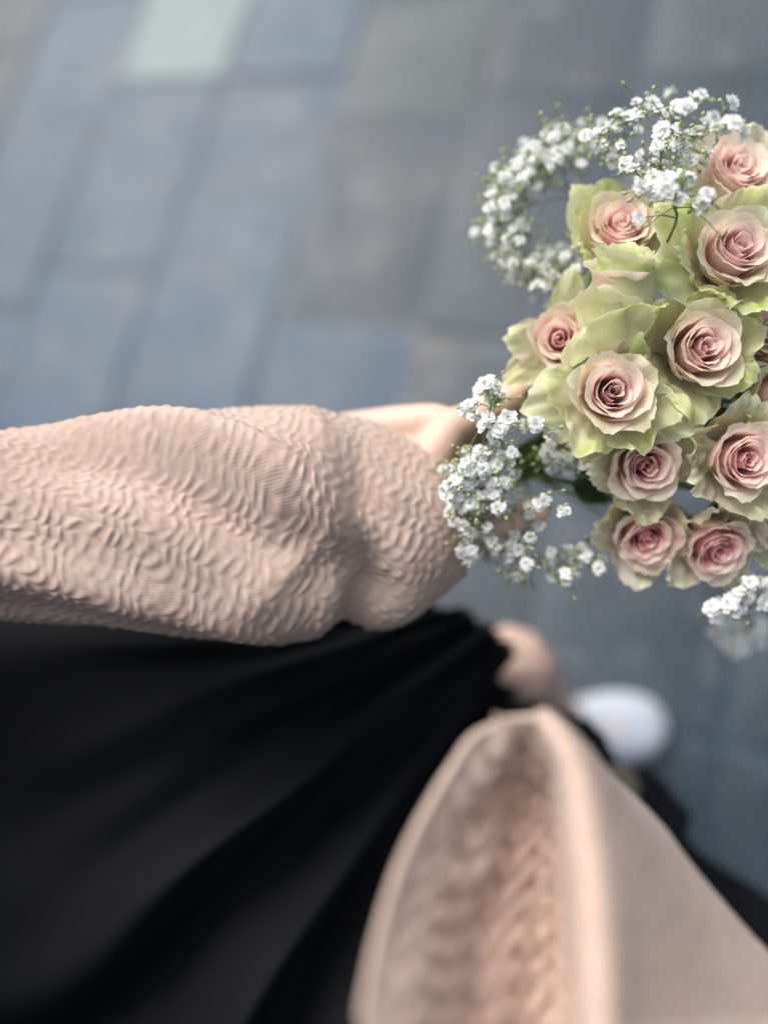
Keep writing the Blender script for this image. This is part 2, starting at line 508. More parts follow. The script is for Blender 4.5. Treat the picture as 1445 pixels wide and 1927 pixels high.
bm_.polygons.foreach_set('use_smooth', np.ones(len(bm_.polygons), dtype=bool))
body = link('body', bm_, M_skin, person)

# --- quilted knit relief, a = metres along, b = metres around
nzq = Noise(11, 2, 8, .6, 2.2)
qh = np.random.default_rng(77).uniform(-1, 1, (512, 512, 4))
def quilt(a, b):
    """short fat commas in rows, leaning left and right by turns like a loose cable"""
    wa0 = a + 0.0022 * nzq(a * 18, b * 18); wb0 = b + 0.0020 * nzq(a * 18 + 9, b * 18)
    wa = wa0 * .93 + wb0 * .36; wb = wb0 * .93 - wa0 * .36
    pb, pa = 0.0076, 0.0084
    h = np.zeros_like(a)
    r0 = np.floor(wb / pb)
    for dr in (-1, 0, 1):
        r = r0 + dr
        sgn = np.where(np.mod(r, 2) < 1, 1.0, -1.0)
        off = np.where(np.mod(r, 2) < 1, 0.0, 0.22) * pa
        c0 = np.floor((wa + off) / pa)
        y = wb / pb - r - .5
        for dc in (-1, 0, 1):
            c = c0 + dc
            j = qh[np.mod(r, 512).astype(int), np.mod(c, 512).astype(int)]
            x = (wa + off) / pa - c - .5 + .10 * j[..., 0]
            xx = x - sgn * (.34 + .14 * j[..., 1]) * y - sgn * 1.1 * y * y * np.sign(j[..., 2] + .4) * .35
            g_ = np.exp(-(np.abs(xx) / .25) ** 2.2) * np.clip(1 - (np.abs(y + .06 * j[..., 2]) / .60) ** 2.0, 0, 1)
            h = np.maximum(h, g_ * (.85 + .35 * j[..., 3]))
    return h

# --- left sleeve
tow = -cw((0, 0, -1))                # towards the lens
rings = []
def ring_px(tx, ty, bx, by, d, th, sx=0.0):
    T, B = P(tx, ty, d), P(bx, by, d)
    C = (T + B) / 2; A = (T - B) / 2
    c = (C - np.array([0, 0, CAM_H])); vdir = -c / np.linalg.norm(c)
    rings.append(np.concatenate([C, A, vdir * th * .82 + cw((sx / FPX * d, 0, 0)), [(tx + bx) / 2]]))
def ring_w(C, A, B, x):
    rings.append(np.concatenate([C, A, B, [x]]))
ax = np.array([0, 0, 1.0])
ring_w(sh + [-.01, .0, .03], lft * .02 + ax * .075, fwd * .075, -2200)
ring_w(sh * .62 + elb * .38 + lft * .01, lft * .065 + ax * .02, fwd * .065, -1500)
ring_w(sh * .25 + elb * .75 + lft * .01 , lft * .06 + ax * .02 , fwd * .062 + ax * .03, -1000)
ring_px(-430, 835, -430, 1155, .45, .052)
ring_px(-210, 824, -210, 1158, .455, .052)
ring_px(0, 812, 0, 1165, .46, .053)
ring_px(150, 795, 140, 1177, .465, .055)
ring_px(300, 782, 280, 1192, .472, .058)
ring_px(430, 769, 400, 1206, .478, .060)
ring_px(530, 763, 505, 1217, .480, .060)
ring_px(594, 766, 580, 1202, .484, .059)
ring_px(630, 776, 622, 1186, .487, .057)
ring_px(655, 784, 648, 1172, .490, .054)
ring_px(680, 790, 672, 1178, .493, .050)
ring_px(712, 799, 705, 1187, .496, .050)
ring_px(760, 818, 768, 1174, .500, .049)
ring_px(815, 846, 826, 1130, .504, .046)
ring_px(862, 880, 874, 1086, .508, .040)
nr = len(rings)
NA, NB = 600, 460
ts = np.linspace(0, nr - 1, NA)
# more rows where the sleeve is in view
dens = np.where(np.arange(nr - 1) < 3, .45, np.where(np.arange(nr - 1) < 10, 1.35, .75))
cum = np.concatenate([[0], np.cumsum(dens)]); ts = np.interp(np.linspace(0, cum[-1], NA), cum, np.arange(nr))
RR = crom(rings, ts)
C_, A_, B_, X_ = RR[:, 0:3], RR[:, 3:6], RR[:, 6:9], RR[:, 9]
ph = np.arange(NB) / NB * 2 * math.pi
co, si = np.cos(ph), np.sin(ph)
V = C_[:, None] + A_[:, None] * co[None, :, None] + B_[:, None] * si[None, :, None]
nrm = V - C_[:, None]; nrm /= np.linalg.norm(nrm, axis=-1, keepdims=True)
alen = np.concatenate([[0], np.cumsum(np.linalg.norm(np.diff(C_, axis=0), axis=1))])
mr = (np.linalg.norm(A_, axis=1) + np.linalg.norm(B_, axis=1)) / 2
AA = np.broadcast_to(alen[:, None], V.shape[:2]); BB = ph[None, :] * .058 + 0 * AA
XX = np.broadcast_to(X_[:, None], V.shape[:2]); PH = np.broadcast_to(ph[None, :], V.shape[:2])
PD = np.degrees(PH)
def ridge(xs, phs, amp, wid):
    p = np.interp(XX, xs, phs); e = np.interp(XX, [xs[0] - 60, xs[0] + 80, xs[-1] - 60, xs[-1] + 60], [0, 1, 1, 0])
    dlt = (PD - p) / wid
    return amp * e * np.interp(p, [8, 42], [.2, 1]) * np.exp(-dlt ** 2)
nw = Noise(21, 2, 6, .5, 1.6)
disp = ridge([60, 300, 450, 560, 660], [10, 34, 54, 72, 94], .0130, 12)
disp += ridge([60, 300, 450, 560, 660], [38, 64, 88, 108, 124], -.0125, 21)
disp += ridge([480, 560, 640, 740], [16, 26, 44, 72], .0032, 10)
disp += ridge([480, 560, 640, 740], [30, 42, 60, 90], -.0030, 11)
disp += ridge([690, 760, 820], [60, 90, 120], .0028, 14)
disp += ridge([-100, 150, 350, 520], [112, 122, 132, 148], .0085, 13)
disp += ridge([-100, 150, 350, 520], [146, 152, 158, 168], -.0045, 12)
disp += ridge([330, 430, 540, 600], [70, 92, 118, 140], -.0040, 12)
disp += ridge([400, 500, 570, 620], [132, 124, 112, 100], .0045, 11)
disp += ridge([250, 350, 450, 560], [5, 12, 16, 10], -.003, 10)
# crease where the sleeve bunches over the cuff: shallow on top, a deep pinch underneath
gx = np.interp(PD, [0, 30, 60, 90, 125, 145, 165, 185, 360], [604, 622, 650, 674, 690, 672, 650, 636, 600])
gd = np.interp(PD, [0, 40, 90, 115, 135, 155, 180, 215, 300, 360], [.0010, .0020, .0042, .0095, .0165, .0120, .0030, .001, .001, .001])
q_ = (XX - gx)
disp += -gd * np.where(q_ < 0, np.exp(-(q_ / 22) ** 2), np.exp(-(q_ / 55) ** 2))
disp += .20 * gd * np.exp(-((q_ + 45) / 34) ** 2)
disp += .0004 * np.exp(-((XX - (gx + 95)) / 30) ** 2) * np.interp(PD, [0, 40, 90, 150], [1, 1, .3, 0])
disp += .0018 * nw(AA * 14, np.cos(PH) * .8, ) if False else .0016 * nw(AA * 12, np.sin(PH) * .7)
fadeq = np.interp(XX, [-2300, 700, 860, 900], [1, 1, .8, .3])
V = V + nrm * (disp + 0.00128 * quilt(AA, BB) * np.clip(.9 + .25 * nw(AA * 9 + 3, np.sin(PH) * .9 + np.cos(PH)), .35, 1.3) * fadeq)[..., None]
# rim: fold the cuff inwards
inn = []
for k, (sc_, back) in enumerate(((1.0, -.0015), (.965, -.001), (.945, .004), (.935, .02), (.92, .05))):
    adir = C_[-1] - C_[-8]; adir /= np.linalg.norm(adir)
    inn.append(C_[-1] + (V[-1] - C_[-1]) * sc_ - adir * back)
Vall = np.concatenate([V, np.array(inn)], 0)
uvA = np.concatenate([AA, np.repeat(AA[-1:], len(inn), 0) + .01], 0); uvB = np.concatenate([BB, np.repeat(BB[-1:], len(inn), 0)], 0)
me = mesh_np('jacket_sleeve', Vall.reshape(-1, 3) - PO, grid_faces(len(Vall), NB, True), uv=np.stack([uvA.ravel(), uvB.ravel()], -1))
jacket_sleeve = link('jacket_sleeve', me, M_peach, person)

# --- jacket front hanging open, close below the lens
rows = [  # left rim x,y,d | hollow x,y,d | ridge x,y,d | outer mid | outer edge
    [(936, 1354, .316), (953, 1344, .317), (976, 1338, .3185), (1000, 1337, .318), (1017, 1341, .316), (1036, 1351, .321), (1050, 1363, .332)],
    [(886, 1380, .312), (922, 1386, .320), (968, 1396, .333), (1016, 1392, .326), (1036, 1380, .309), (1070, 1398, .318), (1096, 1414, .35)],
    [(850, 1428, .306), (890, 1444, .318), (958, 1464, .343), (1032, 1458, .338), (1058, 1446, .300), (1098, 1456, .313), (1142, 1466, .36)],
    [(794, 1520, .296), (842, 1536, .310), (948, 1560, .341), (1042, 1556, .343), (1072, 1545, .290), (1135, 1548, .305), (1230, 1552, .36)],
    [(742, 1630, .285), (796, 1646, .298), (942, 1680, .333), (1050, 1676, .340), (1084, 1660, .280), (1165, 1655, .297), (1314, 1660, .36)],
    [(702, 1760, .272), (764, 1776, .284), (926, 1810, .320), (1058, 1810, .329), (1094, 1795, .268), (1185, 1785, .286), (1410, 1770, .36)],
    [(674, 1900, .258), (742, 1916, .268), (920, 1950, .302), (1064, 1955, .313), (1104, 1940, .255), (1205, 1925, .276), (1528, 1900, .36)],
    [(638, 2100, .245), (715, 2120, .254), (895, 2150, .290), (1074, 2170, .298), (1118, 2160, .245), (1240, 2120, .265), (1655, 2100, .36)],
]
PR = np.array([[P(c[0] + (0, 0, 0, 8, 16, 26, 0)[i] * min(1, k / 2), c[1], c[2] * .96) for i, c in enumerate(r)] for k, r in enumerate(rows)])       # (rows, 5, 3)
# add lead-out rows towards the chest
base_row = np.array([tc_ - lft * x_ + fwd * y_ + [0, 0, z_] for x_, y_, z_ in ((.02, .15, 1.17), (.04, .14, 1.155), (.08, .12, 1.14), (.10, .125, 1.16), (.11, .145, 1.19), (.15, .10, 1.17), (.20, -.02, 1.10))])
PR = np.concatenate([PR, ((PR[-1] * .5 + base_row * .5) - [0, 0.0, 0.03])[None], base_row[None]], 0)
def wavy(a, b):
    wa = a + .003 * nzq(a * 11, b * 11); wb = b + .003 * nzq(a * 11 + 5, b * 11)
    w_ = np.cos(2 * math.pi * (wa / .0135 + .42 * np.sin(2 * math.pi * wb / .025) + .5 * wb / .025))
    return np.clip(.5 + .5 * w_, 0, 1) ** 1.5 * np.clip(.85 + .2 * nzq(a * 18, b * 14 + 3), .3, 1.2)
nS, nT = 340, 300
tt = np.linspace(0, 6, nT)
rowsI = crom(PR.reshape(len(PR), -1), np.concatenate([np.linspace(0, 7, nS - 40), np.linspace(7, 9, 41)[1:]])).reshape(nS, 7, 3)
# soften the ridge: dense control polygon then Catmull
G = np.stack([crom(r, tt) for r in rowsI])
du = np.gradient(G, axis=0); dv = np.gradient(G, axis=1)
N_ = np.cross(du, dv); N_ /= np.linalg.norm(N_, axis=-1, keepdims=True) + 1e-12
vw = np.array([0, 0, CAM_H]) - G
N_ *= np.sign((N_ * vw).sum(-1).mean())
al = np.cumsum(np.linalg.norm(du, axis=-1), axis=0); bl = np.cumsum(np.linalg.norm(dv, axis=-1), axis=1)
inside = np.interp(tt, [0, .6, 1.1, 2.7, 3.1, 3.6, 4.6, 6], [0, .08, 1, 1, .6, .03, .06, .06])[None, :]
sfade = np.interp(np.arange(nS), [0, 14, 45, nS], [0, .2, 1, 1])[:, None]
G = G + N_ * (.0044 * wavy(al, bl) * inside * sfade + .0015 * nw(al * 14, bl * 14) * inside)[..., None]
# a stitched seam inside the hollow
seam = np.exp(-((tt - 2.55) / .06) ** 2)[None, :] * np.interp(np.arange(nS), [90, 120, 240, 270], [0, 1, 1, 0])[:, None]
G = G + N_ * (seam * (.0012 + .0009 * np.sign(np.sin(al * 2 * math.pi / .006))))[..., None]
me = mesh_np('jacket_front', G.reshape(-1, 3) - PO, grid_faces(nS, nT), uv=np.stack([al.ravel(), bl.ravel()], -1))
jf = link('jacket_front', me, M_peach, person)
so_ = jf.modifiers.new('thick', 'SOLIDIFY'); so_.thickness = .003; so_.offset = -1

# --- jacket body round the torso
k = 60
th = np.linspace(-math.radians(115), math.radians(245), k)
prof = [(.94, .150, .130), (.98, .150, .128), (1.05, .145, .125), (1.18, .160, .128), (1.28, .165, .10), (1.335, .10, .075), (1.345, .07, .06)]
th = np.linspace(math.radians(85), math.radians(275), k)      # open at the front
Vb = np.array([[tc_ + fwd * math.cos(a) * ry * 1.05 + lft * math.sin(a) * rx * 1.08 + [0, 0, z] for a in th] for z, rx, ry in prof])
Vb = crom(Vb.reshape(len(prof), -1), np.linspace(0, len(prof) - 1, 40)).reshape(40, k, 3)
b_a = np.cumsum(np.linalg.norm(np.gradient(Vb, axis=1), axis=-1), 1); b_b = np.cumsum(np.linalg.norm(np.gradient(Vb, axis=0), axis=-1), 0)
jb = link('jacket_back', mesh_np('jacket_back', Vb.reshape(-1, 3) - PO, grid_faces(40, k), uv=np.stack([b_b.ravel(), b_a.ravel()], -1)), M_peach, person)
x = jb.modifiers.new('thick', 'SOLIDIFY'); x.thickness = .004

# --- black skirt (top joined on): a wrap of cloth from chest to hem, pulled forward by the stepping knee
def waist(ang, z, rx, ry):
    a = math.radians(ang); return tc_ + lft * math.sin(a) * rx + fwd * math.cos(a) * ry + [0, 0, z]
front = [  # t : angle at the waist, mid (px,py,d), low mid, hem
    (105, (-150, 1130, .58), (420, 1130, .60), (800, 1115, .68)),
    (75, (-200, 1215, .53), (400, 1205, .56), (835, 1138, .675)),
    (52, (-160, 1500, .50), (430, 1310, .545), (872, 1150, .685)),
    (30, (-60, 1770, .48), (430, 1480, .54), (915, 1175, .70)),
    (10, (60, 2000, .475), (480, 1620, .545), (945, 1198, .715)),
    (-12, (200, 2230, .475), (560, 1760, .555), (966, 1226, .73)),
    (-35, (380, 2380, .48), (660, 1850, .57), (945, 1300, .735)),
    (-52, (500, 2400, .49), (800, 1880, .585), (1025, 1330, .725)),
    (-66, (700, 2500, .50), (920, 1890, .60), (1122, 1368, .72)),
    (-80, (900, 2550, .52), (1030, 1900, .615), (1165, 1430, .70)),
    (-92, (1050, 2550, .54), (1120, 1920, .63), (1238, 1462, .70)),
    (-105, (1200, 2550, .57), (1200, 1960, .66), (1302, 1585, .72)),
    (-118, (1250, 2600, .62), (1290, 2050, .70), (1380, 1800, .76)),
]
colsP = []
for ang, m1, m2, h in front:
    colsP.append([waist(ang, 1.27, .13, .095), waist(ang, 1.04, .128, .108), P(*m1), P(*m2), P(*h)])
for ang, rx in ((-145, .2), (-180, .2), (-215, .2), (-240, .2)):
    colsP.append([waist(ang, 1.27, .13, .095), waist(ang, 1.04, .128, .108), waist(ang, .88, .17, .16), waist(ang, .68, .20, .20), waist(ang, .48, .23, .26)])
colsP.append(colsP[0])
CP = np.array(colsP)                                     # (cols, 5, 3)
nSk, nTk = 150, 900
e1 = crom(CP.reshape(len(CP), -1), np.linspace(0, len(CP) - 1, nTk)).reshape(nTk, 5, 3)
S = np.stack([crom(c, np.linspace(0, 4, nSk)) for c in e1], 1)         # (rows s, cols t, 3)
tk = np.linspace(0, len(CP) - 1, nTk)[None, :]; sk_ = np.linspace(0, 4, nSk)[:, None]
du = np.gradient(S, axis=0); dv = np.gradient(S, axis=1)
N_ = np.cross(du, dv); N_ /= np.linalg.norm(N_, axis=-1, keepdims=True) + 1e-12
cen = np.stack([np.interp(sk_[:, 0], [0, 4], [tc_[i], tc_[i] + .12 * (i == 0)]) for i in range(2)], -1)
out = S[..., :2] - cen[:, None]
sg = np.sign((N_[..., :2] * out).sum(-1).mean()); N_ *= sg
def fold(center, width, amp, drift=0.0):
    c = center + drift * (sk_ - 3)
    e = np.clip((sk_ - 1.2) / 1.2, 0, 1) * np.interp(sk_, [0, 3.2, 4], [1, 1, .55])
    return amp * e * np.exp(-((tk - c) / (width * .8)) ** 2)
fd = fold(1.7, .55, .009, .15) + fold(2.5, .42, -.013, .1) + fold(3.4, .40, .020, -.1) + fold(4.1, .46, -.018) + fold(4.85, .34, .016, .12) \
   + fold(5.45, .34, -.016) + fold(6.0, .30, .012, -.1) + fold(6.7, .36, -.010) + fold(7.5, .36, .012) + fold(8.2, .4, -.008) + fold(9.2, .5, .006) + fold(10.3, .5, .004)
fd = fd * (1 + .35 * Noise(33, 2, 5, .2, .7)(tk * .8, sk_ * .5))
nf = Noise(31, 2, 7, .4, 1.3)
fd = fd + .0045 * nf(tk * .8, sk_ * .55) * np.clip(sk_ - 1, 0, 1) + .0040 * nf(tk * 2.2 + 4, sk_ * .9) * np.clip(sk_ - 2.2, 0, 1)
gat = np.clip((sk_ - 2.5) / 1.2, 0, 1) * np.interp(tk, [1.2, 2, 6, 7], [0, 1, 1, 0])
fd = fd * 1.25 + gat * (.0042 * np.sin(tk * 8.5 + 1.2 * np.sin(sk_ * 1.7) + .8) + .0022 * np.sin(tk * 15 + 2 * sk_))
S = S + N_ * fd[..., None]
me = mesh_np('skirt', S.reshape(-1, 3) - PO, grid_faces(nSk, nTk))
skirt = link('skirt', me, M_black, person)
x = skirt.modifiers.new('thick', 'SOLIDIFY'); x.thickness = .0025; x.offset = -1
# bronze grained stud on the skirt
bmx = bmesh.new(); bmesh.ops.create_uvsphere(bmx, u_segments=32, v_segments=16, radius=1.0)
sv = np.array([v.co[:] for v in bmx.verts])
me = bpy.data.meshes.new('button'); bmx.to_mesh(me); bmx.free()
pz = P(1168, 1478, .675)
vz = (np.array([0, 0, CAM_H]) - pz); vz /= np.linalg.norm(vz)
bt = link('button', me, M_bronze, person)
bt.matrix_local = Matrix.Translation(Vector(pz - PO)) @ Vector(vz).to_track_quat('Z', 'Y').to_matrix().to_4x4() @ Matrix.Diagonal((.016, .019, .006, 1))
me.polygons.foreach_set('use_smooth', np.ones(len(me.polygons), dtype=bool))

# --- shoes
def shoe(heel_):
    side = np.array([-sdir[1], sdir[0], 0])
    xs = np.array([0, .03, .08, .13, .18, .22, .25, .266])
    hw = np.array([.026, .034, .035, .040, .0495, .048, .036, .012])
    topz = np.array([.085, .10, .098, .082, .064, .054, .044, .032])
    root = empty('shoe', heel_ - PO); root.parent = person
    t = np.linspace(0, len(xs) - 1, 40)
    pr = crom(np.stack([xs, hw, topz], -1), t)
    th_ = np.linspace(0, math.pi, 25)
    Vv = []
    for x_, w_, z_ in pr:
        c, s = np.cos(th_), np.sin(th_)
        yy = np.sign(c) * np.abs(c) ** .75 * w_; zz = .022 + (z_ - .022) * np.abs(s) ** .8
        Vv.append(sdir * x_ + side * yy[:, None] + np.array([0, 0, 1.0]) * zz[:, None])
    up = link('shoe_upper', mesh_np('shoe_upper', np.array(Vv).reshape(-1, 3), grid_faces(40, 25)), M_white, root)
    # sole
    Vv = []
    prof_ = [(.96, .0), (1.0, .003), (1.03, .012), (1.02, .026), (.96, .028)]
    ring2 = np.concatenate([np.stack([pr[:, 0], pr[:, 1]], -1), np.stack([pr[::-1, 0], -pr[::-1, 1]], -1)])
    cx = np.array([.13, 0])
    for s_, z_ in prof_:
        rr = (ring2 - cx) * [1 + (s_ - 1) * .5, s_] + cx
        Vv.append(sdir * rr[:, :1] + side * rr[:, 1:] + np.array([0, 0, z_]))
    b_ = Batch(); b_.add(np.array(Vv).reshape(-1, 3), grid_faces(5, len(ring2), True))
    b_.build('shoe_sole', M_rubber, root)
    # laces across the instep
    for i, x_ in enumerate((.10, .12, .14, .16)):
        w_, z_ = np.interp(x_, xs, hw), np.interp(x_, xs, topz)
        a = np.linspace(math.radians(55), math.radians(125), 9)
        pth = sdir * x_ + side * (np.cos(a) * w_)[:, None] + np.array([0, 0, 1.0]) * (.022 + (z_ - .020) * np.sin(a) ** .8)[:, None]
        v_, f_ = tube(pth, .0028, 6)
        link('lace', mesh_np('lace', v_, f_), M_white, root)
shoe(heel)
shoe(heelR)

# ------------------------------------------------------------------ roses
def petal(rs, r_base, length, phis, Rc_scale, half, spiral=0.0, tip=.5, roll=0.0, ruf=0.0, pk=(.5, .5), gr=(0, 0), edge_pale=.0, nu=19, nv=15, z0=0.0, rollv=0.0, point=0.0):
    """one petal as a bent sheet; returns verts (axis = z, petal centred on +x), uv, attributes.
    phis: lean of the midline from the axis (deg) at base, third, two thirds, rim"""
    v = np.linspace(0, 1, nv); u = np.linspace(-1, 1, nu)
    fine = np.linspace(0, 1, 81)
    lean = np.radians(np.interp(fine, [0, .33, .7, 1], phis))
    ds = length / 80
    r_ = r_base + np.concatenate([[0], np.cumsum(np.sin(lean[:-1]) * ds)])
    z_ = z0 + np.concatenate([[0], np.cumsum(np.cos(lean[:-1]) * ds)])
    Ug, Vg = np.meshgrid(u, v)
    # rim outline: lower at the corners, with a shallow point in the middle
    nzo = Noise(rs.randrange(10 ** 6), 1, 6, 1.5, 5)
    out = (1 + min(.022, ruf * 9) * nzo(Ug)) * (1 - tip * np.abs(Ug) ** 2.6 - point * np.abs(Ug) * (1 - np.abs(Ug)) * .8)
    ve = Vg * out
    nz = Noise(rs.randrange(10 ** 6), 2, 7, .4, 1.5)
    rm = np.interp(ve, fine, r_); zm = np.interp(ve, fine, z_)
    lm = np.interp(ve, fine, lean)
    wid = np.interp(ve, [0, .15, .45, .7, 1], [.42, .6, .93, 1.0, .92])
    Rc = np.maximum(rm * Rc_scale, .0016)
    s = Ug * half * wid
    ang = s / Rc
    lat = Rc * np.sin(ang); inw = Rc * (1 - np.cos(ang))
    rad = rm - inw + spiral * Ug * rm
    e = np.clip(ve, 0, 1) ** 2.5
    # rolled back edges and ruffles, measured across the sheet
    offs = roll * (np.abs(Ug) ** 3) * e + ruf * nz(Ug * 1.1, ve * 1.0) * e + ruf * .6 * np.sin(Ug * 9 + nz.ph[0]) * np.abs(Ug) * e * .5
    offs = offs + ruf * .35 * nz(Ug * 2.6 + 7, ve * 2.2) * np.clip(ve * 1.5, 0, 1) + ruf * .4 * nz(Ug * 4.2 + 3, ve * 1.5) * np.clip(ve, 0, 1) ** 8
    offs = offs + rollv * np.clip((ve - .82) / .18, 0, 1) ** 2
    cl, sl_ = np.cos(lm), np.sin(lm)
    X = rad + offs * cl; Z = zm - offs * sl_; Y = lat * (1 + .05 * nz(Vg, Ug * .2))
    edge = np.clip(np.maximum(ve ** 3, np.abs(Ug) ** 4 * ve), 0, 1)
    pkv = pk[0] + (pk[1] - pk[0]) * ve + .08 * nz(Ug, ve + 4)
    pkv = pkv * (1 - edge_pale * edge ** 3)
    grv = gr[0] + (gr[1] - gr[0]) * np.clip(edge * .75 + .25 * ve, 0, 1) + .10 * nz(Ug * 1.5 + 2, ve) * (gr[1] > .05)
    return np.stack([X, Y, Z], -1).reshape(-1, 3), np.stack([(Ug + 1) / 2, Vg], -1).reshape(-1, 2), np.clip(pkv, 0, 1).ravel(), np.clip(grv, 0, 1).ravel(), nu, nv

def rot_z(V, a):
    c, s = math.cos(a), math.sin(a)
    return np.column_stack([V[:, 0] * c - V[:, 1] * s, V[:, 0] * s + V[:, 1] * c, V[:, 2]])

GRIP = P(975, 882, .535)
def rose(label, px, py, d, axis, scale=1.0, seed=1, openn=1.0, pink=1.0, green=1.0, n_out=6, spin=0.0, top=.034, leaves=2, lm=1.0, sep=1.0, wrap=(1.4, .0165), tm=1.0, taper=0.0, special=()):
    rs = random.Random(seed)
    zax = Vector(cw(axis)).normalized()
    xax = Vector(cw((1, 0, 0))); xax = (xax - zax * xax.dot(zax)).normalized(); yax = zax.cross(xax)
    rot = Matrix((xax, yax, zax)).transposed().to_quaternion()
    ctr = P(px, py, d)
    org = ctr - np.array(zax) * top * scale
    root = empty('rose', org, label, 'rose', 'cream and pink roses in the bouquet', rot)
    def add(pt, a):
        V, uv, pk, gr, nu, nv = pt
        V = rot_z(V * scale, a)
        me = mesh_np('petal', V, grid_faces(nv, nu), uv=uv, attrs={'pk': pk, 'gr': gr})
        link('petal', me, M_petal, root)
    ga = 2.39996
    a = spin
    # tight heart
    for i in range(5):
        f = i / 4
        rt = .0012 + .0034 * f
        add(petal(rs, rt * .9, .0325 + .001 * f, (3, 2, -1, -4 + 6 * f), 1.12, rt * (2.5 - .5 * f), spiral=.22, tip=.10 + .08 * rs.random(), ruf=.0005, pk=(.9 * pink, (.95 - .10 * f) * pink), edge_pale=.3, nu=25, nv=13, rollv=.0009 + .0006 * f), a)
        a += ga * .9 + rs.uniform(-.2, .2)
    # inner spiral
    n_in = 8
    for i in range(n_in):
        f = i / (n_in - 1)
        rt = .0050 + .0098 * f
        add(petal(rs, .003 + .001 * f, .0345 + .0015 * f, (24 + 14 * f, 6 + 8 * f, 2, 0 + 24 * f), 1.08, rt * (1.75 - .35 * f), spiral=.10, tip=.10 + .10 * rs.random(), roll=.0010 * f, ruf=.0004 + .0003 * f,
                  pk=(.75 * pink, (.88 - .22 * f) * pink), gr=(0, .10 * f * green), edge_pale=.55, nu=23, nv=15, rollv=.0018 + .0010 * f), a)
        a += ga + rs.uniform(-.25, .25)
    # cup
    n_mid = 6
    for i in range(n_mid):
        f = i / (n_mid - 1)
        o = openn
        add(petal(rs, .004, .0365 + .002 * f, (48 + 6 * f * o, lm * (20 + 8 * f * o), lm * (7 + 10 * f * o) - taper, lm * (22 + 26 * f * o) - taper * .5), 1.12, .0175 + .0030 * f, spiral=.05, tip=.20 + .12 * rs.random(), roll=.0030 * o, ruf=.0008 + .0006 * f,
                  pk=(.58 * pink, (.66 - .24 * f) * pink), gr=(.08 * green, (.16 + .34 * f) * green), edge_pale=.5, rollv=.0032, point=.10), a)
        a += ga + rs.uniform(-.2, .2)
    # outer petals, leaning back, ruffled and green at the rim
    a0 = rs.uniform(0, 6.28)
    for i in range(n_out):
        f = i / max(1, n_out - 1); o = openn * rs.uniform(.8, 1.15)
        add(petal(rs, .005, .041 + .005 * rs.random(), (54 + 8 * o, lm * (30 + 12 * o), lm * (20 + 24 * o * (.3 + .7 * f)) - taper, lm * (38 + 50 * o * rs.uniform(.5, 1.3)) - taper * rs.uniform(-.3, .8)), wrap[0], wrap[1] + .0035 * rs.random(), spiral=.03, tip=(.36 + .18 * rs.random()) * tm, roll=.0085 * (.4 + rs.random()) * tm, ruf=(.0028 + .0014 * rs.random()) * tm,
                  pk=(.36 * pink, .10), gr=(.30 * green, (.75 + .4 * rs.random()) * green), edge_pale=.3, nu=23, nv=19, rollv=.003, point=(.16 + .16 * rs.random()) * tm, z0=-.001 - .001 * f), a0 + i * 2 * math.pi / n_out + rs.uniform(-.25, .25))
    # petals that stand out on their own in this bloom: (angle deg, length, lean, half width, green, tip)
    for ang, ln, lean, hw, gg, tp in special:
        add(petal(rs, .006, ln, (52, lean * .75, lean, lean + 22), 1.7, hw, tip=tp, roll=.006, ruf=.0026, pk=(.2 * pink, .03), gr=(.35, gg + .1), nu=23, nv=19, rollv=.003, point=.5, z0=-.003), math.radians(ang))
    # calyx and sepals
    b_ = Batch()
    zz = np.array([-.012, -.009, -.004, 0, .004]); rr = np.array([.0028, .0055, .0068, .0062, .0058])
    th_ = np.arange(12) / 12 * 2 * math.pi
    b_.add(np.stack([rr[:, None] * np.cos(th_), rr[:, None] * np.sin(th_), zz[:, None] + 0 * th_], -1).reshape(-1, 3) * scale, grid_faces(5, 12, True))
    b_.build('calyx', M_stem, root)
    for i in range(5):
        V, uv, pk, gr, nu, nv = petal(rs, .0055, (.026 + .01 * rs.random()) * sep, (60, 95, 110 + 20 * rs.random(), 120), 2.2, .0045, tip=.9, ruf=.0012, nu=7, nv=9, z0=-.002)
        V = rot_z(V * scale, i * 1.2566 + rs.uniform(-.2, .2))
        link('sepal', mesh_np('sepal', V, grid_faces(nv, nu), uv=uv), M_sepal, root)
    # stem: from the calyx to the fist and on below it
    Rm = np.array(rot.to_matrix())
    g_ = GRIP + cw((rs.uniform(-.012, .012), rs.uniform(-.014, .014), 0))
    end = g_ + cw((-.012 + rs.uniform(-.02, .02), -.01 + rs.uniform(-.02, .02), -.15 + rs.uniform(-.02, .02)))
    p0 = org - np.array(zax) * .010 * scale; p1 = org - np.array(zax) * .05
    p1 = p1 * .6 + (g_ * .4 + org * .6) * .4
    pts = crom([p0, p1, g_, end], np.linspace(0, 3, 22))
    v_, f_ = tube(pts, .0024, 8)
    link('stem', mesh_np('stem', (v_ - org) @ Rm, f_), M_stem, root)
    # leaves on the upper stem
    for i in range(leaves):
        q = pts[7 + 2 * i + rs.randrange(2)]
        ln, hw = rs.uniform(.030, .042), rs.uniform(.010, .014)
        vv, uu = np.meshgrid(np.linspace(0, 1, 10), np.linspace(-1, 1, 7), indexing='ij')
        w_ = hw * np.sin(np.pi * np.clip(vv, 0.02, .98) ** .8) ** .8
        an = rs.uniform(0, 6.28)
        dirc = np.array(cw((math.cos(an), math.sin(an), rs.uniform(.1, .6)))); dirc /= np.linalg.norm(dirc)
        sidev = np.cross(dirc, np.array(cw((0, 0, 1)))); sidev /= np.linalg.norm(sidev)
        upv = np.cross(sidev, dirc)
        W = q + dirc * (vv * ln)[..., None] + sidev * (uu * w_)[..., None] + upv * ((np.abs(uu) * w_ * .45 - vv ** 2 * .012 + .0008 * np.sin(vv * 30)))[..., None]
